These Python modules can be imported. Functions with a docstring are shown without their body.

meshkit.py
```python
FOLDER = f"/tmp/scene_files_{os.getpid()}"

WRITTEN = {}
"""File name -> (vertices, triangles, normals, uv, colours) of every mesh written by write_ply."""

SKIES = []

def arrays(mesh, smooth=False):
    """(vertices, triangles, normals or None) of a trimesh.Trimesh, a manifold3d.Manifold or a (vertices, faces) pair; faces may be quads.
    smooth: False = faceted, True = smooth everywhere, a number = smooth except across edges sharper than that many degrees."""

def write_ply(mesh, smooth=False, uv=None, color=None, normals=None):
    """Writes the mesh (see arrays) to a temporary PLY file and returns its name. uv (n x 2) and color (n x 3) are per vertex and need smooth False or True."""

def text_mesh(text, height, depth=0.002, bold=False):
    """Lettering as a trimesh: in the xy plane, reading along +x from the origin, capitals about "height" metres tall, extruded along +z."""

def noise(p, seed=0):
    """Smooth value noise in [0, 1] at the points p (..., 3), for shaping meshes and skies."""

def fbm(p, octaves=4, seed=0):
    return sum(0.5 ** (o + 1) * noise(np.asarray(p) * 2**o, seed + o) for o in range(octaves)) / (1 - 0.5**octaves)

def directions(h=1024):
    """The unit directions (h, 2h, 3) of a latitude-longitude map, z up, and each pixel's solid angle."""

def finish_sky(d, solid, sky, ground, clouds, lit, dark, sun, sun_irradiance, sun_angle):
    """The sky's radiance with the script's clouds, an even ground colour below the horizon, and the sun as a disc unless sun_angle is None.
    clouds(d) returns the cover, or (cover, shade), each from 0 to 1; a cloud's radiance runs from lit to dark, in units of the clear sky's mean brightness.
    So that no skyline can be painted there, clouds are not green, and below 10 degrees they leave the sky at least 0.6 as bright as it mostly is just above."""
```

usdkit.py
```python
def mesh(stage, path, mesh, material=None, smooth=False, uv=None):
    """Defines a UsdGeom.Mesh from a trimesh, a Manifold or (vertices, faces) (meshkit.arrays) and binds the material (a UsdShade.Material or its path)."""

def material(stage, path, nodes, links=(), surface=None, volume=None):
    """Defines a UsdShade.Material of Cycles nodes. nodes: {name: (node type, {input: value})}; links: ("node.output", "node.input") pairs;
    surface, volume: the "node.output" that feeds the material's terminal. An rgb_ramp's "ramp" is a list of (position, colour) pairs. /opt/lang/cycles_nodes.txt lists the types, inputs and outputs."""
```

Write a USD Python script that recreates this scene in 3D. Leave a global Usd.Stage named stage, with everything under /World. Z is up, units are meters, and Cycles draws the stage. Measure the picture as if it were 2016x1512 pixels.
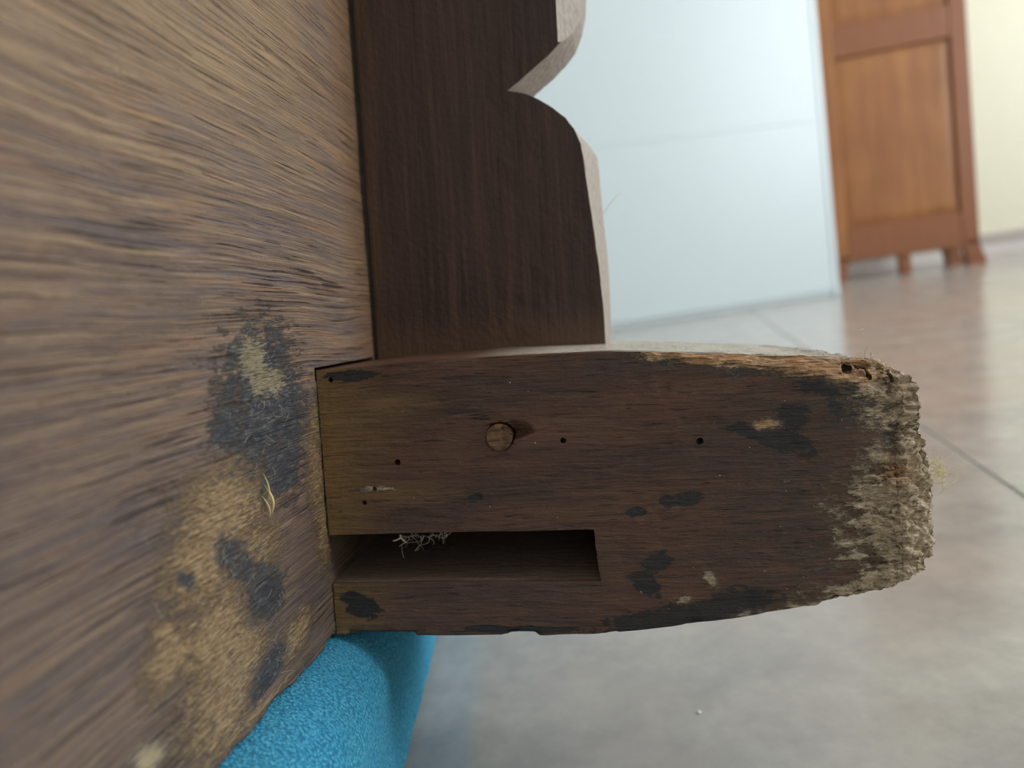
import math, random
import numpy as np, trimesh, usdkit, meshkit
import manifold3d as m3
from scipy.spatial import cKDTree
from shapely.geometry import Polygon, box as sbox
from shapely import affinity
from pxr import Usd, UsdGeom, UsdLux, UsdShade, Gf, Sdf, Vt

rng = np.random.default_rng(7)
random.seed(7)
stage = Usd.Stage.CreateInMemory()
UsdGeom.SetStageUpAxis(stage, 'Z')
UsdGeom.SetStageMetersPerUnit(stage, 1.0)
UsdGeom.Xform.Define(stage, '/World')
T = Sdf.ValueTypeNames

# ------------------------------------------------------------------ camera, sky, lights, exposure
EXPOSURE = -1.53
WINDOW_LIGHT = 30.0
ROLL, PITCH, EYE = math.radians(8.2), math.radians(7.5), 0.18
_up = np.array([-math.sin(ROLL) * math.cos(PITCH), -math.cos(ROLL) * math.cos(PITCH), -math.sin(PITCH)])
_fy = np.array([0, 0, 1.0]) - _up * _up[2]
_fy /= np.linalg.norm(_fy)
W = np.stack([np.cross(_fy, _up), _fy, _up])          # rows: world axes in camera axes (right, down, forward)


def matrix(x, y, z, o):
    m = np.eye(4)
    m[0, :3], m[1, :3], m[2, :3], m[3, :3] = x, y, z, o
    return Gf.Matrix4d(*m.ravel().tolist())


cam = UsdGeom.Camera.Define(stage, '/World/camera')
cam.AddTransformOp().Set(matrix(W @ [1, 0, 0], W @ [0, -1, 0], W @ [0, 0, -1], [0, 0, EYE]))
cam.CreateHorizontalApertureAttr(36.0)
cam.CreateVerticalApertureAttr(27.0)
cam.CreateFocalLengthAttr(36.0 * 1466 / 2016)
cam.CreateFStopAttr(9.0)
cam.CreateFocusDistanceAttr(0.212)
cam.CreateClippingRangeAttr(Gf.Vec2f(0.01, 100))
cam.CreateExposureAttr(EXPOSURE)

YAW = math.radians(-13.5)                              # the room's axes against the view
RX, RY = np.array([math.cos(YAW), math.sin(YAW)]), np.array([-math.sin(YAW), math.cos(YAW)])
X0, X1, Y0, Y1, H = -2.6, 2.6, -2.6, 3.92, 2.6         # the room, in its own axes


def room_matrix(x=0, y=0, z=0, turn=0.0):
    a = YAW + turn
    o = RX * x + RY * y
    return matrix([math.cos(a), math.sin(a), 0], [-math.sin(a), math.cos(a), 0], [0, 0, 1], [o[0], o[1], z])


def srgb(r, g, b):
    c = np.array([r, g, b]) / 255.0
    return tuple(np.where(c <= 0.04045, c / 12.92, ((c + 0.055) / 1.055) ** 2.4).tolist())


dome = UsdLux.DomeLight.Define(stage, '/World/sky')
dome.CreateIntensityAttr(1.0)
dome.CreateColorAttr(Gf.Vec3f(0.75, 0.87, 1.0))
WINDOWS = [('right', 2.35, 3.75), ('right', 0.0, 1.6), ('front', 0.1, 1.9)]     # wall, from, to (m along it); the first is added to light the back wall
SILL, HEAD = 0.5, 2.3
for k, (side, a, b) in enumerate(WINDOWS):
    l = UsdLux.RectLight.Define(stage, f'/World/daylight_{k + 1:03d}')
    l.CreateWidthAttr(b - a - 0.1)
    l.CreateHeightAttr(HEAD - SILL - 0.1)
    l.CreateIntensityAttr(WINDOW_LIGHT * (0.52, 1.2, 0.04)[k])
    l.CreateColorAttr(Gf.Vec3f(0.93, 0.97, 1.0))
    if side == 'right':
        n = -RX
        p = RX * (X1 + 0.14) + RY * (a + b) / 2
    else:
        n = RY
        p = RY * (Y0 - 0.14) + RX * (a + b) / 2
    z = np.array([-n[0], -n[1], 0])
    x = np.cross([0, 0, 1.0], z)
    l.AddTransformOp().Set(matrix(x, [0, 0, 1], z, [p[0], p[1], (SILL + HEAD) / 2]))


# ------------------------------------------------------------------ helpers: scene tree
taken = {}


def numbered(path):
    n = taken.get(path, -1) + 1
    taken[path] = n
    return path if n == 0 else f'{path}_{n:03d}'


def tag(prim, label=None, cat=None, group=None, kind=None):
    p = prim.GetPrim() if hasattr(prim, 'GetPrim') else prim
    for k, v in (('label', label), ('category', cat), ('group', group), ('kind', kind)):
        if v:
            p.SetCustomDataByKey(k, v)
    return p


def thing(name, xf, label=None, cat=None, group=None, kind=None):
    x = UsdGeom.Xform.Define(stage, numbered('/World/' + name))
    x.AddTransformOp().Set(xf)
    tag(x, label, cat, group, kind)
    return x.GetPath().pathString


def put(parent, name, mesh, mat, smooth=False, mask=None, scale=1.0, label=None, kind=None):
    """One Mesh under parent (or /World); mask(points, normals) gives three shader masks per vertex."""
    v, f, n = meshkit.arrays(mesh, smooth)
    m = UsdGeom.Mesh.Define(stage, numbered((parent or '/World') + '/' + name))
    m.CreatePointsAttr(Vt.Vec3fArray.FromNumpy((v * scale).astype(np.float32)))
    m.CreateFaceVertexCountsAttr(Vt.IntArray.FromNumpy(np.full(len(f), 3, np.int32)))
    m.CreateFaceVertexIndicesAttr(Vt.IntArray.FromNumpy(f.astype(np.int32).ravel()))
    m.CreateSubdivisionSchemeAttr('none')
    if n is not None:
        m.CreateNormalsAttr(Vt.Vec3fArray.FromNumpy(n.astype(np.float32)))
        m.SetNormalsInterpolation('vertex')
    if mask is not None:
        api = UsdGeom.PrimvarsAPI(m)
        api.CreatePrimvar('pos', T.Float3Array, 'vertex').Set(Vt.Vec3fArray.FromNumpy(v.astype(np.float32)))
        for k, arr in mask(v, n).items():
            api.CreatePrimvar(k, T.FloatArray, 'vertex').Set(Vt.FloatArray.FromNumpy(np.asarray(arr, np.float32)))
    if mat is not None:
        UsdShade.MaterialBindingAPI.Apply(m.GetPrim()).Bind(mat)
    tag(m, label=label, kind=kind)
    return m


# ------------------------------------------------------------------ helpers: shader graphs
class Mat:
    def __init__(s, name):
        s.name, s.nodes, s.links = name, {}, []

    def n(s, kind, out, **inp):
        nid = f'n{len(s.nodes)}'
        vals = {}
        for k, v in inp.items():
            if isinstance(v, str) and v.startswith('@'):
                s.links.append((v[1:], f'{nid}.{k}'))
            else:
                vals[k] = v
        s.nodes[nid] = (kind, vals)
        return f'@{nid}.{out}'

    def attr(s, name, out='fac'):
        return s.n('attribute', out, attribute=name)

    def obj(s):
        return s.n('texture_coordinate', 'object')

    def map(s, vec, scale, loc=(0, 0, 0), rot=(0, 0, 0)):
        return s.n('mapping', 'vector', vector=vec, scale=scale, location=loc, rotation=rot)

    def noise(s, vec, scale=1.0, detail=2.0, rough=0.5, dist=0.0, out='fac'):
        return s.n('noise_texture', out, vector=vec, scale=scale, detail=detail, roughness=rough, distortion=dist)

    def ramp(s, fac, stops):
        return s.n('rgb_ramp', 'color', fac=fac, ramp=stops)

    def math(s, op, a, b=0.0, c=0.0, clamp=False):
        return s.n('math', 'value', math_type=op, value1=a, value2=b, value3=c, use_clamp=clamp)

    def step(s, x, lo, hi):
        return s.n('map_range', 'result', value=x, from_min=lo, from_max=hi, to_min=0.0, to_max=1.0, clamp=True, range_type='smoothstep')

    def mix(s, fac, a, b, blend='mix'):
        return s.n('mix_color', 'result', blend_type=blend, fac=fac, a=a, b=b)

    def bump(s, h, dist, strength=1.0, normal=None):
        kw = {'normal': normal} if normal else {}
        return s.n('bump', 'normal', height=h, distance=dist, strength=strength, **kw)

    def done(s, **inp):
        out = s.n('principled_bsdf', 'BSDF', **inp)
        return s.close(out)

    def close(s, out):
        return usdkit.material(stage, '/World/Looks/' + s.name, s.nodes, s.links, surface=out[1:])


def plain(name, color, rough=0.5, spec=0.5, bumpy=0.0, scale=40.0, vary=0.06):
    m = Mat(name)
    p = m.obj()
    n1 = m.noise(p, scale, 3)
    c = m.mix(n1, tuple(x * (1 - vary) for x in color), tuple(min(1, x * (1 + vary)) for x in color))
    kw = {'normal': m.bump(n1, bumpy)} if bumpy else {}
    return m.done(base_color=c, roughness=rough, specular_ior_level=spec, **kw)


def edge_mask(m, attr, fine, amp, width=0.08):
    """A mask painted by the script, its border broken up by fine noise."""
    x = m.math('multiply_add', m.math('subtract', fine, 0.5), amp, attr)
    return m.step(x, 0.5 - width, 0.5 + width)


# ---- old oak board (grain along local z)
m = Mat('old_board_wood')
P = m.attr('pos', 'vector')
wv = m.noise(m.map(P, (.012, .02, .012)), 1, 2, out='color')
wv = m.n('vector_math', 'vector', math_type='subtract', vector1=wv, vector2=(.5, .5, .5))
Pw = m.n('vector_math', 'vector', math_type='multiply_add', vector1=wv, vector2=(0, 5, 0), vector3=P)
med = m.noise(m.map(Pw, (.2, .16, .007)), 1, 3, .55)
hueA = m.noise(m.map(Pw, (.2, .22, .014), (31, 7, 3)), 1, 3, .6)
hueB = m.noise(m.map(Pw, (.2, .3, .02), (3, 77, 13)), 1, 3, .6)
fine = m.noise(m.map(Pw, (.5, 1.0, .016)), 1, 4, .65)
hair = m.noise(m.map(Pw, (1, 2.6, .05)), 1, 3, .65)
pore = m.noise(m.map(Pw, (.8, 1.6, .03)), 1, 2, .6)
clus = m.noise(m.map(P, (.05, .05, .02), (9, 9, 9)), 1, 2, .5)
grit = m.noise(m.map(Pw, (.9, 1.5, .3)), 1, 4, .75)
grit2 = m.noise(m.map(P, (.25, .34, .16)), 1, 4, .65)
scr = m.noise(m.map(P, (.5, .12, 1.5), (0, 0, 0), (.5, 0, 0)), 1, 2, .5)
c = m.ramp(fine, [(.3, srgb(88, 71, 63)), (.43, srgb(112, 93, 82)), (.54, srgb(132, 110, 93)), (.64, srgb(154, 129, 102)), (.75, srgb(174, 148, 114))])
c = m.mix(m.math('multiply', m.step(hueA, .46, .62), .62), c, srgb(97, 87, 90))
c = m.mix(m.math('multiply', m.step(hueB, .52, .66), .42), c, srgb(158, 118, 86))
c = m.mix(m.math('multiply', m.step(med, .5, .3), .3), c, srgb(82, 66, 60))
c = m.mix(m.math('multiply', m.step(hair, .54, .72), .5), c, srgb(190, 160, 120))
c = m.mix(m.math('multiply', m.step(hair, .43, .3), .5), c, srgb(62, 48, 43))
porem = m.step(m.math('multiply_add', m.math('subtract', clus, .5), .25, pore), .395, .315)
c = m.mix(m.math('multiply', porem, .8), c, srgb(48, 35, 32))
c = m.mix(m.math('multiply', m.step(scr, .72, .78), .35), c, srgb(190, 168, 136))
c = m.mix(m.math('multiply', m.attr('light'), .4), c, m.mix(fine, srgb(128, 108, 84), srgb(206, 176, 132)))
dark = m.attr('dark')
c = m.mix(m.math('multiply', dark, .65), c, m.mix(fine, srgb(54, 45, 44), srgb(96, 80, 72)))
c = m.mix(m.math('multiply', m.attr('warm'), .5), c, m.mix(fine, srgb(120, 84, 56), srgb(188, 142, 96)))
fz = m.ramp(m.math('multiply_add', grit, .75, m.math('multiply', hair, .25)), [(.3, srgb(78, 60, 46)), (.42, srgb(140, 112, 82)), (.53, srgb(190, 156, 112)), (.65, srgb(230, 202, 154))])
tanm = edge_mask(m, m.attr('tan'), m.math('multiply_add', grit2, .5, m.math('multiply', grit, .5)), 2.0, .26)
c = m.mix(m.math('multiply', tanm, .8), c, fz)
bluc = m.ramp(m.math('multiply_add', grit2, .4, m.math('multiply', grit, .6)), [(.3, srgb(34, 38, 46)), (.47, srgb(56, 62, 72)), (.56, srgb(84, 88, 92)), (.63, srgb(120, 118, 104)), (.7, srgb(186, 172, 132))])
blum = edge_mask(m, m.attr('blue'), m.math('multiply_add', grit2, .7, m.math('multiply', grit, .3)), 2.4, .2)
c = m.mix(m.math('multiply', blum, .88), c, bluc)
crm = edge_mask(m, m.attr('cream'), grit, 2.2, .22)
c = m.mix(m.math('multiply', crm, .8), c, m.mix(grit, srgb(140, 124, 92), srgb(206, 190, 152)))
rough_zone = m.math('maximum', tanm, blum)
hgt = m.math('multiply_add', fine, .6, m.math('multiply', hair, .55))
hgt = m.math('subtract', hgt, m.math('multiply', porem, .7))
hgt = m.math('multiply_add', m.math('multiply', grit, m.math('multiply_add', rough_zone, .85, .15)), 1.6, hgt)
nrm = m.bump(hgt, .0012)
BOARD = m.done(base_color=c, roughness=m.math('multiply_add', fine, .25, .42), specular_ior_level=.4, normal=nrm)

# ---- dark stained leg (grain along local x)
m = Mat('dark_leg_wood')
P = m.attr('pos', 'vector')
wv = m.noise(m.map(P, (.02, .05, .05)), 1, 2, out='color')
wv = m.n('vector_math', 'vector', math_type='subtract', vector1=wv, vector2=(.5, .5, .5))
Pw = m.n('vector_math', 'vector', math_type='multiply_add', vector1=wv, vector2=(0, 4, 4), vector3=P)
fine = m.noise(m.map(Pw, (.06, 1.1, 1.1)), 1, 3, .65)
med = m.noise(m.map(Pw, (.012, .07, .07)), 1, 3, .6)
crk = m.noise(m.map(Pw, (.11, 1.7, 1.7), (5, 5, 5)), 1, 2, .6)
grit = m.noise(m.map(P, (.5, 1.2, 1.2)), 1, 4, .75)
flake = m.noise(m.map(P, (.14, .32, .32)), 1, 5, .7)
fib = m.noise(m.map(P, (.09, 1.5, 1.5), (2, 8, 1)), 1, 3, .65)
c = m.ramp(med, [(.3, srgb(74, 53, 43)), (.5, srgb(90, 62, 48)), (.65, srgb(104, 70, 52)), (.8, srgb(82, 62, 51))])
c = m.mix(m.math('multiply', m.step(fine, .5, .7), .45), c, srgb(116, 85, 66))
c = m.mix(m.math('multiply', m.step(fine, .45, .3), .6), c, srgb(42, 31, 28))
c = m.mix(m.math('multiply', m.step(flake, .56, .7), .35), c, srgb(108, 82, 66))
crkm = m.step(crk, .36, .28)
c = m.mix(m.math('multiply', crkm, .8), c, srgb(28, 22, 21))
c = m.mix(m.math('multiply', m.attr('olive'), .8), c, m.mix(fine, srgb(98, 76, 44), srgb(168, 134, 80)))
soft = m.math('multiply', m.attr('soot'), m.step(flake, .3, .6))
c = m.mix(m.math('multiply', soft, .75), c, m.mix(fine, srgb(40, 36, 35), srgb(78, 68, 60)))
blk = edge_mask(m, m.attr('black'), m.math('multiply_add', flake, .7, m.math('multiply', grit, .3)), 1.5, .05)
c = m.mix(m.math('multiply', blk, .92), c, m.mix(grit, srgb(27, 27, 29), srgb(48, 46, 47)))
mid = edge_mask(m, m.math('add', m.attr('worn'), .24), m.math('multiply_add', fib, .2, m.math('multiply', flake, .8)), 3.0, .2)
c = m.mix(m.math('multiply', m.math('multiply', mid, m.step(m.attr('worn'), .05, .3)), .6), c, m.ramp(grit, [(.3, srgb(58, 46, 38)), (.5, srgb(104, 84, 64)), (.65, srgb(150, 124, 94))]))
wornm = edge_mask(m, m.attr('worn'), m.math('multiply_add', fib, .15, m.math('multiply', flake, .85)), 2.6, .16)
wc = m.ramp(m.math('multiply_add', fib, .25, m.math('multiply', grit, .75)), [(.28, srgb(78, 60, 47)), (.4, srgb(156, 130, 102)), (.52, srgb(206, 183, 152)), (.66, srgb(232, 217, 194))])
orc = m.ramp(fib, [(.3, srgb(54, 36, 27)), (.42, srgb(122, 78, 46)), (.54, srgb(190, 132, 78)), (.68, srgb(226, 184, 132))])
wc = m.mix(m.math('multiply', m.attr('orange'), .85), wc, orc)
c = m.mix(wornm, c, wc)
dst = m.math('multiply', m.attr('dust'), m.step(grit, .28, .52))
c = m.mix(dst, c, m.mix(flake, srgb(178, 168, 152), srgb(208, 199, 184)))
hgt = m.math('multiply_add', fine, .55, m.math('multiply', grit, .2))
hgt = m.math('multiply_add', flake, .8, hgt)
hgt = m.math('subtract', hgt, m.math('multiply', crkm, .45))
hgt = m.math('multiply_add', m.math('multiply', m.math('multiply_add', grit, .6, m.math('multiply', fib, .8)), wornm), 1.2, hgt)
hgt = m.math('subtract', hgt, m.math('multiply', blk, .25))
LEG = m.done(base_color=c, roughness=m.math('multiply_add', wornm, .3, .42), specular_ior_level=.4, normal=m.bump(hgt, .0013))

# ---- dark apron (grain along local y)
m = Mat('dark_apron_wood')
P = m.attr('pos', 'vector')
fine = m.noise(m.map(P, (.55, .015, .55)), 1, 3, .6)
med = m.noise(m.map(P, (.05, .008, .05)), 1, 3, .6)
grit = m.noise(m.map(P, (.5, .4, .5)), 1, 4, .7)
c = m.ramp(med, [(.3, srgb(58, 44, 40)), (.5, srgb(72, 53, 47)), (.7, srgb(63, 49, 45))])
c = m.mix(m.math('multiply', m.step(fine, .5, .72), .4), c, srgb(104, 78, 64))
c = m.mix(m.math('multiply', m.step(fine, .42, .3), .6), c, srgb(46, 34, 32))
c = m.mix(m.math('multiply', m.attr('black'), .55), c, srgb(46, 44, 44))
c = m.mix(m.math('multiply', m.attr('olive'), .6), c, srgb(112, 86, 60))
c = m.mix(edge_mask(m, m.attr('dust'), grit, .8, .2), c, m.mix(grit, srgb(104, 94, 86), srgb(184, 172, 160)))  # paler edge colour: dust together with painted side light and floor bounce
APRON = m.done(base_color=c, roughness=.55, specular_ior_level=.3, normal=m.bump(m.math('multiply_add', fine, .6, grit), .0004))

# ---- blue fleece
m = Mat('blue_fleece')
P = m.attr('pos', 'vector')
a = m.noise(m.map(P, (1.1, 1.1, 1.1)), 1, 3, .7)
b = m.noise(m.map(P, (.07, .07, .07)), 1, 3, .6)
v = m.n('voronoi_texture', 'distance', vector=P, scale=1.0, feature='f1')
h = m.math('multiply_add', v, -.6, a)
c = m.ramp(h, [(-.0, srgb(26, 108, 152)), (.2, srgb(44, 146, 192)), (.42, srgb(92, 190, 226)), (.62, srgb(156, 222, 242))])
c = m.mix(m.math('multiply', m.step(b, .4, .7), .3), c, srgb(64, 150, 176))
FLEECE = m.done(base_color=c, roughness=.95, specular_ior_level=.1, sheen_weight=.9, sheen_roughness=.4, sheen_tint=srgb(120, 205, 235), normal=m.bump(h, .0016))

# ---- floor tile, grout, paints, cabinet wood
m = Mat('stone_tile')
P = m.n('geometry', 'position')
cl = m.noise(P, 16.0, 5, .65)
sp = m.noise(P, 45.0, 4, .7)
c = m.ramp(m.math('multiply_add', sp, .35, m.math('multiply', cl, .65)), [(.3, srgb(138, 134, 131)), (.45, srgb(158, 153, 148)), (.56, srgb(172, 166, 159)), (.68, srgb(186, 180, 172))])
wm_ = m.noise(P, 3.0, 4, .6)
c = m.mix(m.math('multiply', m.step(wm_, .45, .62), .5), c, srgb(176, 158, 146))
rn = m.n('object_info', 'random')
c = m.mix(m.math('multiply', rn, .12), c, srgb(150, 144, 138))
TILE = m.done(base_color=c, roughness=m.math('multiply_add', cl, .1, .13), specular_ior_level=.8, normal=m.bump(sp, .0006, .3))
PLINTH = plain('shaded_white_lacquer', srgb(186, 196, 199), .4, .45, 0, 5, .01)  # white lacquer greyed to paint the soft shading at the cupboard foot
GROUT = plain('grey_grout', srgb(168, 161, 153), .9)
CREAM = plain('cream_wall_paint', srgb(232, 229, 208), .7, .3, .0006, 60)
CEIL = plain('white_ceiling_paint', srgb(240, 240, 236), .8)
WHITE = plain('white_lacquer', srgb(200, 211, 216), .35, .45, 0, 5, .01)
SKIRT = plain('grey_skirting_tile', srgb(180, 172, 166), .4, .5, 0, 12, .05)
SKIRT2 = plain('pale_skirting_tile', srgb(214, 208, 204), .4, .5, 0, 12, .05)
FRAME = plain('white_window_frame', srgb(238, 238, 236), .4)

m = Mat('brown_cabinet_wood')
P = m.obj()
g1 = m.noise(m.map(P, (60, 60, 2.2)), 1, 3, .55)
g2 = m.noise(m.map(P, (7, 7, 3)), 1, 3, .6)
c = m.ramp(m.math('multiply_add', g1, .45, m.math('multiply', g2, .55)), [(.3, srgb(132, 82, 46)), (.5, srgb(150, 98, 58)), (.7, srgb(168, 114, 66))])
CABINET = m.done(base_color=c, roughness=.4, specular_ior_level=.4)
m = Mat('dark_cabinet_wood')
P = m.obj()
g1 = m.noise(m.map(P, (40, 40, 8)), 1, 3, .55)
CABINET2 = m.done(base_color=m.mix(g1, srgb(124, 74, 48), srgb(146, 94, 62)), roughness=.4, specular_ior_level=.4)
m = Mat('window_glass')
gl = m.n('glossy_bsdf', 'BSDF', color=(1, 1, 1), roughness=0.0)
tr = m.n('transparent_bsdf', 'BSDF', color=(1, 1, 1))
GLASS = m.close(m.n('mix_closure', 'closure', fac=.05, closure1=tr, closure2=gl))
LINT = plain('pale_lint', srgb(206, 200, 178), .9, .2, 0, 200, .2)
LINTY = plain('straw_lint', srgb(212, 196, 140), .9, .2, 0, 200, .2)
CRUMB = plain('white_plaster_crumb', srgb(232, 230, 222), .9)


# ------------------------------------------------------------------ the room
def bx(x0, x1, y0, y1, z0, z1, bevel=0.0):
    c = m3.Manifold.cube([x1 - x0 - 2 * bevel, y1 - y0 - 2 * bevel, z1 - z0 - 2 * bevel]).translate([x0 + bevel, y0 + bevel, z0 + bevel])
    if bevel:
        s = m3.Manifold.sphere(bevel, 8)
        pts = [[x, y, z] for x in (x0 + bevel, x1 - bevel) for y in (y0 + bevel, y1 - bevel) for z in (z0 + bevel, z1 - bevel)]
        c = m3.Manifold.batch_hull([s.translate(p) for p in pts])
    return c


RM = room_matrix()
floor = thing('floor', RM, 'large polished grey stone floor tiles with thin joints', 'floor', kind='structure')
put(floor, 'grout_bed', bx(X0, X1, Y0, Y1, -.06, -.0012), GROUT)
g1 = np.array([0.733, 2.199])
off_x, off_y = float(g1 @ RX) % 0.6, (0.15) % 0.6
for i in range(-5, 6):
    for j in range(-3, 5):
        x0, y0 = off_x + i * .6, off_y + j * 1.2
        x0c, x1c, y0c, y1c = max(x0 + .0015, X0), min(x0 + .5985, X1), max(y0 + .0015, Y0), min(y0 + 1.1985, Y1)
        if x1c - x0c < .02 or y1c - y0c < .02:
            continue
        b = .0008
        t = m3.Manifold.hull_points([[x, y, z] for (ins, z) in ((0, -.012), (0, -b), (b, 0)) for x in (x0c + ins, x1c - ins) for y in (y0c + ins, y1c - ins)])
        put(floor, 'tile', t, TILE)

wt = .2
w = thing('wall_back', RM, 'cream painted wall behind the wooden cabinet', 'wall', kind='structure')
put(w, 'plaster', bx(X0 - wt, X1 + wt, Y1, Y1 + wt, -.06, H), CREAM)
w = thing('wall_left', RM, 'cream painted wall on the left of the room', 'wall', kind='structure')
put(w, 'plaster', bx(X0 - wt, X0, Y0, Y1, -.06, H), CREAM)


def window_wall(name, side, spans, label):
    w = thing(name, RM, label, 'wall', kind='structure')
    a0, a1 = (Y0, Y1) if side == 'right' else (X0 - wt, X1 + wt)
    at = (X1, X1 + wt) if side == 'right' else (Y0 - wt, Y0)
    poly = (lambda a, b, z0, z1: bx(*at, a, b, z0, z1)) if side == 'right' else (lambda a, b, z0, z1: bx(a, b, *at, z0, z1))
    body = poly(a0, a1, -.06, H)
    for a, b in spans:
        c = poly(a, b, SILL, HEAD)
        d = np.array([.5, 0, 0] if side == 'right' else [0, .5, 0])
        body = body - c.translate(d) - c.translate(-d) - c
    put(w, 'plaster', body, CREAM)


window_wall('wall_right', 'right', [(a, b) for s, a, b in WINDOWS if s == 'right'], 'cream painted wall with two windows on the right')
window_wall('wall_front', 'front', [(a, b) for s, a, b in WINDOWS if s == 'front'], 'cream painted wall with one window behind the viewer')
for k, (side, a, b) in enumerate(WINDOWS):
    w = thing(f'window_{k + 1}', RM, f'white framed window letting daylight in, {["far right, unseen and added to light the back wall", "near right", "behind the viewer"][k]}', 'window', kind='structure')
    at = (X1 + .04, X1 + .09) if side == 'right' else (Y0 - .09, Y0 - .04)
    poly = (lambda a, b, z0, z1, t=0: bx(at[0] + t, at[1] - t, a, b, z0, z1)) if side == 'right' else (lambda a, b, z0, z1, t=0: bx(a, b, at[0] + t, at[1] - t, z0, z1))
    fr = poly(a, b, SILL, HEAD)
    mid = (a + b) / 2
    big = [poly(p + .05, q - .05, SILL + .05, HEAD - .05, -.01) for p, q in ((a, mid + .025), (mid - .025, b))]
    for c in big:
        fr = fr - c
    put(w, 'window_frame', fr, FRAME)
    for p, q in ((a + .05, mid - .025), (mid + .025, b - .05)):
        put(w, 'pane', poly(p, q, SILL + .05, HEAD - .05, .022), GLASS)
w = thing('ceiling', RM, 'plain white ceiling', 'ceiling', kind='structure')
put(w, 'plaster', bx(X0 - wt, X1 + wt, Y0 - wt, Y1 + wt, H, H + .1), CEIL)
w = thing('baseboard_back', RM, 'grey stone skirting with a paler lower band along the cream wall', 'baseboard', kind='structure')
put(w, 'skirting_band', bx(X0, X1, Y1 - .012, Y1, .052, .102, .002), SKIRT)
put(w, 'skirting_band', bx(X0, X1, Y1 - .012, Y1, .0, .05, .002), SKIRT2)

# ------------------------------------------------------------------ white cupboard and wooden cabinet in the background
UT = math.atan2(.092, .765) - YAW                      # the cupboard's turn against the room
o = np.array([1.088, 2.393])
wc_ = thing('white_cupboard', room_matrix(float(o @ RX), float(o @ RY), 0, UT), 'tall plain white lacquered cupboard standing left of the brown wooden cabinet', 'cupboard')
put(wc_, 'carcass', bx(-1.28, -.02, .02, .56, .0, 2.0, .003), WHITE)
put(wc_, 'side_post', bx(-.022, 0, 0, .57, .0, 2.0, .004), WHITE)
put(wc_, 'lower_front', bx(-1.28, -.024, 0, .0195, .018, .5479, .0008), WHITE)
put(wc_, 'upper_front', bx(-1.28, -.024, 0, .0195, .5483, 1.995, .0008), WHITE)

put(wc_, 'plinth', bx(-1.28, -.024, .004, .0195, 00.0, .0175, .002), PLINTH)
# right front foot stands at room (1.16, 3.31)
CW, CD, CH = .54, .30, 1.5
cab = thing('wooden_cabinet', room_matrix(1.165 - CW, 3.31, 0), 'orange-brown wooden cabinet on short feet against the cream wall', 'cabinet')
sw = .062
put(cab, 'carcass', bx(.006, CW - .006, .022, CD, .08, CH - .03, .003), CABINET2)
put(cab, 'stile', bx(0, sw, 0, .024, .078, CH - .03, .004), CABINET)
put(cab, 'stile', bx(CW - sw, CW, 0, .024, .078, CH - .03, .004), CABINET2)
for z0, z1 in ((.078, .215), (.875, .995), (1.38, 1.468)):
    put(cab, 'rail', bx(sw, CW - sw, .001, .024, z0, z1, .003), CABINET2)
for z0, z1 in ((.217, .873), (.997, 1.378)):
    pn = m3.Manifold.hull_points([[x, y, z] for ins, y in ((0, .02), (0, .016), (.03, .010)) for x in (sw + .002 + ins, CW - sw - .002 - ins) for z in (z0 + ins, z1 - ins)])
    put(cab, 'panel', pn, CABINET)
put(cab, 'top', bx(-.02, CW + .02, -.02, CD + .02, CH - .03, CH, .008), CABINET2)
prof = [(0, .1), (0, .078), (-.004, .06), (-.014, .035), (-.02, .012), (-.02, 0), (.045, 0), (.045, .03), (.052, .06), (.062, .078), (.062, .1)]
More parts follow.
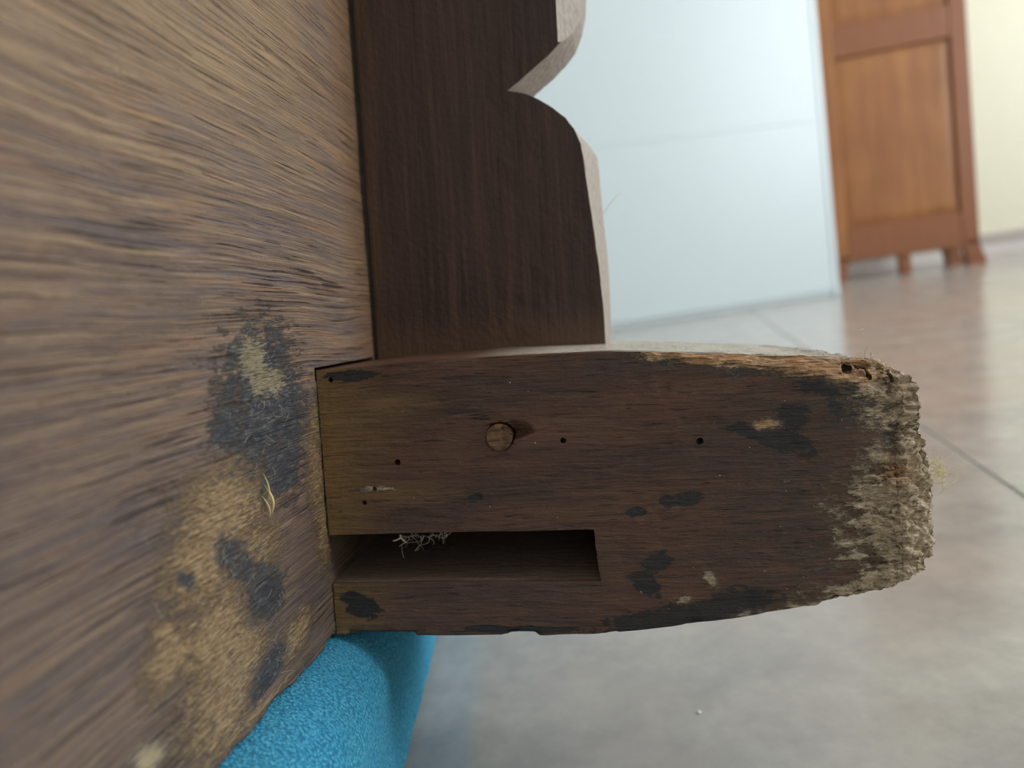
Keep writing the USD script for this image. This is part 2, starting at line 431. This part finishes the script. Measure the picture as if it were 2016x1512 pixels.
for mirror in (0, 1):
    for yb in (0, CD - .06):
        pts = [((CW - x) if mirror else x, z) for x, z in prof]
        cs = m3.CrossSection([pts], m3.FillRule.EvenOdd).extrude(.05).rotate([90, 0, 0]).translate([0, yb + .05, 0])
        put(cab, 'foot', cs, CABINET2, 30)
put(cab, 'foot', bx(CW / 2 - .022, CW / 2 + .022, .01, .05, 0, .082, .004), CABINET2)

# ------------------------------------------------------------------ the stool (local millimetres: x along the leg, y across it (down), z away from the viewer)
dd = np.array([.131, -.093, 1.0])
dd /= np.linalg.norm(dd)
uu = np.array([1, -.045, -.134])
uu -= dd * (uu @ dd)
uu /= np.linalg.norm(uu)
vv = np.cross(dd, uu)
O = np.array([(660 - 1008) / 1466, (1250 - 756) / 1466, 1.0]) * .235
SX = matrix(W @ uu, W @ vv, W @ dd, W @ O + [0, 0, EYE])
TO_WORLD = np.stack([W @ uu, W @ vv, W @ dd], 1)
ORIGIN = W @ O + np.array([0, 0, EYE])
stool = thing('antique_stool', SX, 'antique dark wooden stool lying on its side with a worn mortised leg', 'stool')


def sstep(x, a, b):
    t = np.clip((x - a) / (b - a), 0, 1)
    return t * t * (3 - 2 * t)


def blob(a, b, spots):
    """Union of soft ellipses (ca, cb, ra, rb, turn in degrees): above 0.5 inside."""
    out = np.zeros(len(a))
    for s in spots:
        ca, cb, ra, rb = s[:4]
        t = math.radians(s[4] if len(s) > 4 else 0)
        x, y = a - ca, b - cb
        r = np.hypot((x * math.cos(t) + y * math.sin(t)) / ra, (-x * math.sin(t) + y * math.cos(t)) / rb)
        out = np.maximum(out, np.clip(1.0 - .5 * r, 0, 1))
    return out


def normals(mesh):
    v, f, n = meshkit.arrays(mesh, True)
    return v, f, n


def fb(p, s, octv=3, seed=0):
    return meshkit.fbm(np.asarray(p) * np.asarray(s), octv, seed)


def cells(P, size, seed):
    """Worley noise: distance to the nearest and second cell (cell units) and a random value per cell."""
    q = P / np.asarray(size)
    lo, hi = np.floor(q.min(0)).astype(int) - 1, np.ceil(q.max(0)).astype(int) + 2
    g = np.stack(np.meshgrid(*[np.arange(a, b) for a, b in zip(lo, hi)], indexing='ij'), -1).reshape(-1, 3)
    r = np.random.default_rng(seed)
    pts = g + r.random(g.shape)
    d, i = cKDTree(pts).query(q, k=2)
    return d[:, 0], d[:, 1], r.random(len(pts))[i[:, 0]]


def prism(pts, z0, z1):
    return m3.CrossSection([pts], m3.FillRule.EvenOdd).extrude(z1 - z0).translate([0, 0, z0])


def tube(points, r, sides=5):
    p = np.asarray(points, float)
    t = np.gradient(p, axis=0)
    t /= np.linalg.norm(t, axis=1, keepdims=True) + 1e-9
    a = np.cross(t, [.3, .2, .93])
    a /= np.linalg.norm(a, axis=1, keepdims=True) + 1e-9
    b = np.cross(t, a)
    ang = np.arange(sides) * 2 * math.pi / sides
    rr = np.broadcast_to(r, (len(p),))
    v = (p[:, None] + rr[:, None, None] * (np.cos(ang)[None, :, None] * a[:, None] + np.sin(ang)[None, :, None] * b[:, None])).reshape(-1, 3)
    f = []
    for i in range(len(p) - 1):
        for j in range(sides):
            k, l = i * sides + j, i * sides + (j + 1) % sides
            f += [[k, l, l + sides], [k, l + sides, k + sides]]
    return v, np.array(f)


def curl(start, way, length, bend, seed, n=14, r=.05):
    g = np.random.default_rng(seed)
    p, d = [np.array(start, float)], np.array(way, float) / np.linalg.norm(way)
    ax = g.normal(size=3)
    for _ in range(n - 1):
        ax = ax * .7 + g.normal(size=3) * .5
        d = d + np.cross(ax, d) * bend
        d /= np.linalg.norm(d)
        p.append(p[-1] + d * length / n)
    return tube(np.array(p), np.linspace(r, r * .6, n))


def join(parts):
    vs, fs, n = [], [], 0
    for v, f in parts:
        vs.append(v)
        fs.append(f + n)
        n += len(v)
    return np.vstack(vs), np.vstack(fs)


# ---- leg
LT = 88.0
leg_pts = [(-8, -83.4), (-.8, -83.5), (18, -84.6), (52, -85.4), (90, -85.0), (112, -83.8), (132, -82), (151, -80.2), (162, -78.8), (168, -77.2), (172.5, -74.5), (174.4, -70), (176.0, -58.4),
           (178.4, -48), (179.6, -42.6), (180.4, -32.5), (180.2, -26), (179.4, -22.2), (177, -18.9), (165.3, -12.9), (144.5, -8.8), (127.4, -6.0), (98, -1.7), (86, -.4), (78.3, -.05), (39, 0.1), (-.8, 0), (-8, 0)]
leg = prism(leg_pts, 0, LT)
r_ = 13.0
arc = [(183 - r_ + r_ * math.cos(t), r_ - r_ * math.sin(t)) for t in np.linspace(0, math.pi / 2, 9)]
uw = [(-9, -.5), (150, -.5), (160, .2)] + [(183 - r_ * 1.2 + r_ * 1.2 * math.sin(t), .4 + r_ - r_ * math.cos(t)) for t in np.linspace(.15, math.pi / 2, 10)] + [(183, LT - 9), (180, LT - 3), (174, LT), (-9, LT)]
side = m3.CrossSection([uw], m3.FillRule.EvenOdd).extrude(140).rotate([90, 0, 0]).translate([0, 20, 0])   # (x, -z) turned so that z is depth
sidem = side
leg = leg ^ sidem
# the broken upper front arris: a slanted flat that widens towards the end
a0, a1, a2 = np.array([96, -84.9, .0]), np.array([160, -74.8, 0]), np.array([160, -79.6, 5.5])
nn = np.cross(a1 - a0, a2 - a0)
nn /= np.linalg.norm(nn)
if nn @ (np.array([60, -40, 40]) - a0) < 0:
    nn = -nn
leg = leg.trim_by_plane(nn.tolist(), float(nn @ a0))
# the mortise, running into the board's face
leg = leg - prism([(-3, -32.2), (40, -32.5), (82.6, -32.2), (83.2, -24), (84.2, -16.6), (40, -16.9), (-3, -16.7)], -2, 66)
leg = leg - m3.Manifold.cube([8.55, 100, 6]).translate([-8, -90, -2])
# worm holes and the notch beside the peg
for (x, y, r) in ((5, -80.6, .85), (75, -59.4, .95), (114.4, -58, .9), (24.2, -54.5, .95), (16.3, -46.5, .8), (12.8, -42.2, .7), (155.5, -76.8, 1.6)):
    leg = leg - m3.Manifold.cylinder(9, r, r * .8, 14).translate([x, y, -1])
leg = leg - m3.Manifold.cylinder(9, 4.35, 4.1, 24).translate([56.25, -61.3, -1])
leg = leg - m3.Manifold.hull_points([[57, -66.2, -.9], [58, -58.6, -.9], [67.6, -62.2, -.7], [60.5, -61.5, 5], [57, -60, 5], [64, -66.2, -.7], [66.8, -64.6, -.7], [60, -67, -.8]])
leg = leg - m3.Manifold.hull_points([[51, -64.5, -.5], [54, -66.2, -.5], [53, -64, 1.4], [57, -66, -.5]])
# splits in the worn corner
for (p, q, wd) in (((160.2, -77.5), (161.4, -73.6), .9), ((166.5, -76), (167.4, -72.5), .5)):
    leg = leg - m3.Manifold.hull_points([[p[0] - wd, p[1], -2], [p[0] + wd, p[1], -2], [q[0] - wd * .5, q[1], -2], [q[0] + wd * .5, q[1], -2], [p[0], p[1], 7], [q[0], q[1], 6]])
leg = leg.refine_to_length(.75)
V, Fc, N = normals(leg)


def leg_fields(P):
    x, y, z = P.T
    lim = np.interp(y, [-90, -78, -70, -62, -54, -48, -40, -30, -24, -17, -12, 0], [150, 156, 161, 165, 165, 160, 155, 156, 159, 158, 148, 135])
    worn = np.clip(.5 + (x - lim) / 30 + .25 * (z > 3) * sstep(x, 150, 172), 0, 1)
    above = ((P - a0) @ nn)                             # distance from the broken arris
    arris = np.clip(1 - above / 3.0, 0, 1) * sstep(x, 92, 104)
    return worn, arris


worn, arris = leg_fields(V)
act = (worn > .32) | (V[:, 0] > 140)
disp = np.zeros(len(V))
sub = V[act]
f1, f2, rnd = cells(sub * [1, 1, 1] + 2.2 * np.stack([fb(sub, .25, 2, k) for k in (71, 72, 73)], 1), (6.5, 2.6, 2.6), 3)
g1_, g2_, rn2 = cells(sub, (2.4, 1.1, 1.1), 5)
wm = sstep(worn[act], .4, .75)
seam = np.clip(1 - (f2 - f1) * 3.0, 0, 1)
seam2 = np.clip(1 - (g2_ - g1_) * 3.0, 0, 1)
disp[act] += wm * (-1.0 * seam - .35 * seam2 + 1.5 * (rnd - .55) + .45 * (rn2 - .5))
disp += (fb(V, (1 / 22, 1 / 14, 1 / 14), 3, 2) - .5) * 1.2 * sstep(V[:, 0], 10, 60)
disp += (fb(V, (1 / 16, .75, .75), 3, 9) - .5) * .35
lump = fb(V, (1 / 7, 1 / 4.5, 1 / 4.5), 3, 4)
disp -= sstep(lump, .58, .8) * .3 * sstep(V[:, 0], 70, 100)
disp += arris * ((fb(V, (1 / 9, .5, .5), 3, 12) - .5) * 2.6 - .3)
# torn lower edge
low = np.clip(1 + V[:, 1] / 3.0 + np.clip(V[:, 0] - 80, 0, 200) * .03, 0, 1) * np.clip(1 - V[:, 2] / 3, 0, 1)
disp -= low * sstep(fb(V, (1 / 12, 1 / 6, 1 / 6), 3, 21), .5, .66) * 1.3
inside = (V[:, 2] > 2) & (V[:, 2] < 67) & (V[:, 1] > -33.5) & (V[:, 1] < -15.5) & (V[:, 0] < 85)
disp[inside] *= .4
V = V + N * disp[:, None]


def leg_mask(P, n):
    x, y, z = P.T
    worn, arris = leg_fields(P)
    front = np.clip(-n[:, 2], 0, 1)
    mort_ = ((z > 1.0) & (z < 67) & (y > -33.2) & (y < -16) & (x < 84.8)).astype(float)
    top = np.clip(-n[:, 1], 0, 1)
    black = blob(x, y, [(158, -68, 8, 6), (166.5, -60.5, 4, 7.5, -8), (110, -40.6, 4.5, 2.2, -15), (104.5, -40.2, 2.6, 1.8), (95.4, -37.6, 3, 1.6), (101, -22, 4.5, 3, -20), (97, -16, 5, 3, 40),
                        (122, -9, 13, 5, -12), (106, -4, 22, 5.5, -8), (130, -60, 8, 2.2, 12), (140, -64, 5, 3), (138, -57, 8, 3, 20), (9, -9.5, 6, 4, 20), (48, -43, 2.4, 1.1), (50, -2, 8, 1.2), (60, -1.5, 16, 1.2),
                        (128, -80, 16, 3.2, 10), (150, -72, 9, 3, 10), (108, -82.5, 8, 2.6), (12, -81.5, 9, 1.6), (172, -69, 3, 4)])
    soot = np.maximum(blob(x, y, [(140, -42, 22, 24), (148, -24, 14, 12), (152, -64, 14, 12), (110, -80, 40, 4)]), sstep(x, 100, 150) * .5) * (1 - mort_)
    olive = np.maximum(sstep(x, 26, 0) * .8, blob(x, y, [(16, -45, 18, 2.6), (9, -66, 12, 7), (20, -72, 12, 3)]) * .7) * front
    worn = np.maximum(worn, arris * 1.0)
    worn = np.maximum(worn, blob(x, y, [(133, -62.5, 3.4, 1.6), (142, -7.6, 17, 2.0, -9), (116, -17, 3, 1.4, 60), (108, -11, 2.4, 1.2), (16.3, -46.5, 5, .8)]) * .95)
    dust = np.clip(top * 1.4 - .25, 0, 1) * (1 - arris) * sstep(z, 2, 6) * sstep(x, 40, 80)
    mort = (z > 1.0) & (z < 67) & (y > -33.2) & (y < -16) & (x < 84.8)
    dust = np.where(mort, np.clip(-n[:, 1], 0, 1) * .25 * sstep(y, -20, -16.8), dust)
    return {'soot': soot, 'worn': np.where(mort, 0, worn), 'black': np.where(mort, 0, black), 'olive': olive, 'orange': np.maximum(arris * sstep(x, 172, 160), blob(x, y, [(133, -62.5, 3.4, 1.6), (168, -47, 4, 3)])), 'dust': dust}


leg_p = put(stool, 'leg', (V, Fc), LEG, 50, leg_mask, .001)
LEGP = leg_p.GetPath().pathString
# the peg: a split, slightly proud trenail
pg = m3.Manifold.cylinder(.5, 3.5, 4.0, 28).translate([56, -61.2, -1.7]) + m3.Manifold.cylinder(9, 4.0, 4.0, 28).translate([56, -61.2, -1.2])
pg = pg - m3.Manifold.cube([6, 3, 3]).rotate([0, 0, 35]).translate([58.2, -66.0, -2.6]) - m3.Manifold.cube([3, 9, .5]).translate([57.3, -66, -2.0])
pg = pg.refine_to_length(.5)
pv, pf, pn_ = normals(pg)
pv = pv + pn_ * ((fb(pv, .8, 3, 8) - .5) * .35)[:, None]
zero = lambda P, n: {k: np.zeros(len(P)) for k in ('worn', 'black', 'dust', 'orange', 'soot')} | {'olive': np.where(P[:, 0] < 57.0, .5, .05)}
put(LEGP, 'peg', (pv, pf), LEG, 45, zero, .001, label='round wooden peg set in the leg')

# ---- apron with the scalloped edge
half = [(88.4, -82), (88.2, -96), (87.4, -110), (86.4, -122), (85.2, -133), (84, -145), (83.4, -152), (82.6, -157.5), (80.6, -162.6), (77.6, -166.8), (73.6, -170.4), (69.2, -173.6), (64.4, -176.2), (60.2, -177.6), (57.2, -178.2),
        (61.5, -181), (66.5, -184.6), (72.6, -189), (77.6, -193.4), (81.6, -198), (84.4, -204), (86.2, -211), (87, -220)]
MIDV = -220.0
ap = half + [(x, 2 * MIDV - y) for x, y in half[-2::-1]] + [(2.1, 2 * MIDV + 82), (2.1, -82)]
apron = prism(ap, 57.5, 84.5)
for s in (-1, 1):
    cutw = m3.Manifold.hull_points([[76, MIDV + s * 27, 57], [76, MIDV, 57], [95, MIDV + s * 27, 57], [95, MIDV, 57], [95, MIDV + s * 16, 80], [95, MIDV, 80], [87.3, MIDV, 74], [86, MIDV + s * 12, 70]])
    apron = apron - cutw
apron = apron.refine_to_length(1.3)
V, Fc, N = normals(apron)
vm = MIDV + np.abs(V[:, 1] - MIDV)
V[:, 0] += np.clip((V[:, 2] - 59) / 25, 0, 1) * np.interp(vm, [-176, -168, -158, -140, -116, -87], [0, 3, 5.6, 4.6, 3.6, 2.0]) * sstep(V[:, 0], 50, 78)
V, Fc, N = normals((V, Fc))
nearedge = np.clip(1 - np.abs(V[:, 2] - 57.5) / 3, 0, 1) * (V[:, 0] > 50)
V = V + N * ((fb(V, (.5, .03, .5), 3, 31) - .5) * .3 + (fb(V, (.15, .15, .15), 3, 33) - .5) * .8 * nearedge)[:, None]


def apron_mask(P, n):
    x, y, z = P.T
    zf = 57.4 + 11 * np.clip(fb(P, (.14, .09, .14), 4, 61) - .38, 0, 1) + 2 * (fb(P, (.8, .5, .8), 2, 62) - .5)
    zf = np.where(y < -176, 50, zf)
    dust = sstep(np.hypot(n[:, 0], n[:, 1]), .35, .7) * (x > 20) * sstep(z, zf - 1.2, zf + .8)  # edge faces picked by direction: dust plus the light they catch, painted in
    return {'dust': dust, 'black': np.maximum(blob(x, y, [(72, -206, 18, 22)]), sstep(x, 66, 86) * .5), 'olive': sstep(y, -104, -84) * .7 + sstep(x, 14, 2) * .3}


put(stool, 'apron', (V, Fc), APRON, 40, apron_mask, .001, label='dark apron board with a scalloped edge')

# ---- seat board
bd = m3.Manifold.cube([22, 440, 330]).translate([-22, -440, -195])
bd = bd - prism([(-9, -85.0), (1, -84.7), (1, -80), (-9, -80)], -.6, 57)                  # the housing shows as a gap above the leg
bd = bd.refine_to_length(1.5)
V, Fc, N = normals(bd)
fr = np.clip(N[:, 0], 0, 1)
dz = (fb(V, (.3, .5, .012), 3, 41) - .5) * .5 + (fb(V, (.02, .02, .008), 2, 43) - .5) * 1.2
edge = np.clip(1 + V[:, 1] / 3, 0, 1) * np.clip(1 + V[:, 0] / 4, 0, 1) * (V[:, 2] < 0)
dz -= edge * np.clip(fb(V, (.3, .3, .16), 3, 45) - .35, 0, 1) * 3.2
V = V + N * dz[:, None] * (np.maximum(fr, edge))[:, None]


def board_mask(P, n):
    x, y, z = P.T
    blue = blob(z, y, [(-36, -86, 18, 11, -8), (-33, -73, 21, 14, 0), (-22, -74, 10, 16, 0), (-54, -75, 8, 5, 10), (-26, -60, 13, 9), (-58, -45, 7, 4.5, 35), (-51, -39, 8, 5, 40), (-44, -31, 10, 8, 40), (-76, -45, 5, 1.6, 40), (-45, -10, 10, 4, -10)])
    cream = blob(z, y, [(-39, -90, 6, 5), (-35, -84, 6, 4), (-28, -83, 6, 3), (-93, -17, 4.6, 2.0, 25), (-96, -14.5, 3, 2.6)])
    tan = blob(z, y, [(-58, -55, 19, 11, -8), (-70, -47, 13, 9), (-66, -28, 15, 11), (-66, -14, 16, 12), (-48, -40, 14, 8), (-84, -32, 9, 5), (-56, -20, 12, 8), (-4, -52, 7, 16), (-2, -35, 5, 12), (-3, -68, 3, 8), (-27, -12, 10, 5, -10), (-52, -3, 26, 1.2), (-85, -38, 5, 2, 30)])
    dark = np.maximum(sstep(y, -130, -60) * sstep(z, -30, -90) * .62, blob(z, y, [(-30, -12, 22, 9, 10), (-20, -25, 14, 14)]) * .9)  # paints the light falloff low on the board and beside the leg
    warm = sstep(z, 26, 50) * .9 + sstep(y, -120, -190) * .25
    light = sstep(y, -115, -175) * sstep(z, 40, -10)  # paints the stronger light on the upper near part into the colour
    return {'blue': blue, 'cream': cream, 'tan': tan, 'dark': dark, 'warm': np.clip(warm, 0, 1), 'light': light}


put(stool, 'seat_board', (V, Fc), BOARD, 40, board_mask, .001, label='weathered brown seat board with blue and tan stains')
g = np.random.default_rng(91)
fz_ = []
for k in range(330):
    cz, cy, rz, ry = ((-34, -76, 18, 18), (-60, -46, 18, 14), (-62, -20, 20, 16), (-40, -14, 26, 10), (-40, -100, 40, 16))[(0, 0, 0, 1, 1, 1, 2, 2, 2, 3, 3, 3, 0, 1, 2, 3, 4)[k % 17]]
    z_, y_ = cz + g.normal() * rz * .55, cy + g.normal() * ry * .55
    if y_ > -2 or (z_ > -2 and y_ > -84):
        continue
    fz_.append(curl((.25, y_, z_), (.15 * g.normal() + .1, g.normal(), g.normal()), g.uniform(1.2, 5), .45, 3000 + k, 7, g.uniform(.018, .04)))
sk = [(np.array([[0, 0, -1], [1, 0, 0], [0, 1, 0], [-1, 0, 0], [0, -1, 0]]) * g.uniform(.1, .22) + [g.uniform(20, 160), g.uniform(-80, -8), -.75], np.array([[0, 2, 1], [0, 3, 2], [0, 4, 3], [0, 1, 4]])) for k in range(34)]
sk = [t for t in sk if not (t[0][0, 0] < 88 and -36 < t[0][0, 1] < -12)]
put(stool, 'dust_speck', join(sk), CRUMB, False, None, .001, label='pale specks of dust on the leg', kind='stuff')
put(stool, 'wood_fuzz', join(fz_), LINT, True, None, .001, label='pale loose fibres clinging to the board', kind='stuff')
# the leg at the board's other end, above the frame
l2 = prism([(x, 2 * MIDV - y) for x, y in leg_pts], 0, LT) ^ sidem.translate([0, 2 * MIDV + 84, 0])
l2 = l2.refine_to_length(4)
zero2 = lambda P, n: {k: np.zeros(len(P)) for k in ('black', 'dust', 'orange', 'olive', 'soot')} | {'worn': sstep(P[:, 0], 150, 175)}
put(stool, 'leg', l2, LEG, 40, zero2, .001)

# ------------------------------------------------------------------ the blue fleece cushion under it
hs, rad = np.array([150.0, 37.0, 235.0]), 20.0
nx, nz = 150, 200


def face_grid(ax, sgn, na, nb):
    o_ = [k for k in range(3) if k != ax]
    ta, tb = np.sin(np.linspace(-1, 1, na) * math.pi / 2 * .9) / math.sin(math.pi / 2 * .9), np.linspace(-1, 1, nb)
    A, B = np.meshgrid(ta, tb, indexing='ij')
    p = np.zeros((na, nb, 3))
    p[..., ax], p[..., o_[0]], p[..., o_[1]] = sgn, A, B
    idx = np.arange(na * nb).reshape(na, nb)
    q = np.stack([idx[:-1, :-1], idx[1:, :-1], idx[1:, 1:], idx[:-1, 1:]], -1).reshape(-1, 4)
    if (sgn > 0) == (ax == 1):
        q = q[:, ::-1]
    return p.reshape(-1, 3), q


pts, quads, base_i = [], [], 0
for ax, na, nb in ((0, 60, 220), (1, 170, 220), (2, 170, 60)):
    for sgn in (-1, 1):
        p, q = face_grid(ax, sgn, na, nb)
        pts.append(p)
        quads.append(q + base_i)
        base_i += len(p)
p, q = np.vstack(pts) * hs, np.vstack(quads)
inner = np.clip(p, -(hs - rad), hs - rad)
dr = p - inner
dr[:, 1] = np.where((p[:, 1] > 0) & (np.abs(p[:, 1]) < hs[1] - 1e-6), 0, dr[:, 1])
L = np.linalg.norm(dr, axis=1, keepdims=True)
p = inner + rad * dr / np.maximum(L, 1e-9)
hfrac = (p[:, 1] + hs[1]) / (2 * hs[1])                 # 0 at the top (local y points down), 1 on the floor
zz = p[:, 2] + 25
xx = p[:, 0] - hs[0] + 9.5 - .115 * (zz - 49)
r3 = TO_WORLD[2]
v_floor = (-.0005 * 1000 - ORIGIN[2] * 1000 - r3[0] * xx - r3[2] * zz) / r3[1]
v_floor = (.8 - ORIGIN[2] * 1000 - r3[0] * xx - r3[2] * zz) / r3[1]
yy = .9 + (v_floor - .9) * hfrac
P3 = np.stack([xx, yy, zz], 1)
tm = trimesh.Trimesh(P3, np.vstack([q[:, [0, 1, 2]], q[:, [0, 2, 3]]]), process=False)
tm.merge_vertices()
tm.fix_normals()
V, Fc, N = normals(tm)
soft = (fb(V, 1 / 30, 3, 51) - .5) * 3.0 + (fb(V, .8, 2, 53) - .5) * .9
soft *= sstep(V[:, 1], 3, 14) * sstep(v_floor.max() - V[:, 1], 2, 12)
V = V + N * soft[:, None]
cu = thing('fleece_cushion', SX, 'bright blue fleece cushion under the overturned stool', 'cushion')
put(cu, 'cover', (V, Fc), FLEECE, True, lambda P, n: {}, .001)


# ------------------------------------------------------------------ lint, splinter and crumbs
def lint(name, parts, mat, label, cat):
    o_ = put(None, name, join(parts), mat, True, None, .001)
    o_.AddTransformOp().Set(SX)
    tag(o_, label, cat)


lint('lint_tuft', [curl((179.5 + random.random(), -49 + 7 * random.random(), 2 + 8 * random.random()), (1, random.uniform(-.8, .5), random.uniform(-.6, .6)), random.uniform(5, 12), .5, 100 + k, r=.06) for k in range(44)], LINTY, 'pale straw-coloured fluff sticking out of the worn leg end', 'lint')
lint('lint_fibre', [curl((161.5, -79.5, 5), (-.3, -1, 0), 13, .28, 210, 20, .1), curl((163, -79, 4), (-.4, -1, .2), 11, .3, 212, 20, .09), curl((160, -79, 5), (-1, -.5, 0), 9, .45, 213, 16, .08)], LINT, 'thin pale curly fibre rising from the upper corner of the worn leg end', 'lint')
lint('lint_thread', [curl((153, -77, -.6), (-.5, .8, -.2), 14, .4, 220, 20, .045)], LINT, 'fine grey thread looped over the broken upper edge of the leg', 'lint')
lint('dust_cobweb', [curl((22 + k * .6, -30.5 + random.random(), 4 + 2 * random.random()), (.5, .9, .3 * random.random()), 3 + 7 * random.random(), .6, 230 + k, 14, .07) for k in range(26)] + [curl((22.5, -31, 3), (.35, 1, 0), 4.5, .3, 260 + k, 10, .35) for k in range(2)], LINT, 'whitish scrap of cobweb hanging inside the dark mortise slot', 'cobweb')
lint('dry_grass_blade', [curl((88.8, -134, 80), (.75, -1, .1), 13, .04, 270, 12, .14)], LINTY, 'dry straw-coloured fibre sticking out of the scalloped apron edge', 'fibre')
def sliver(points, w):
    p = np.asarray(points, float)
    return tube(p, w * np.sin(np.linspace(.12, math.pi - .12, len(p))), 6)


tt = np.linspace(0, 1, 9)
lint('wood_splinter', [sliver(np.stack([.7 + 1.6 * np.sin(tt * 3), -57.5 + 8.5 * tt, -40 + 1.2 * tt + 1.2 * tt ** 2], 1), .36), sliver(np.stack([.8 + 1.1 * np.sin(tt * 3), -60.5 + 8 * tt, -40.3 + 1.0 * tt], 1), .18),
                       sliver(np.stack([.6 + 1.0 * np.sin(tt * 3), -55 + 7 * tt, -41.6 + 3.1 * tt], 1), .2)], LINTY, 'small straw-coloured splinter stuck to the stained board', 'splinter')


def crumb(x, y, s, seed, label):
    g = np.random.default_rng(seed)
    h = m3.Manifold.hull_points(((g.random((12, 3)) - [.5, .5, 0]) * [s, s * .7, s * .4]).tolist())
    o_ = put(None, 'plaster_crumb', h, CRUMB, False)
    o_.AddTranslateOp().Set(Gf.Vec3d(x, y, 0))
    tag(o_, label, 'crumb')


crumb(.0556, .279, .0024, 5, 'white crumb lying on the grey floor below the leg')
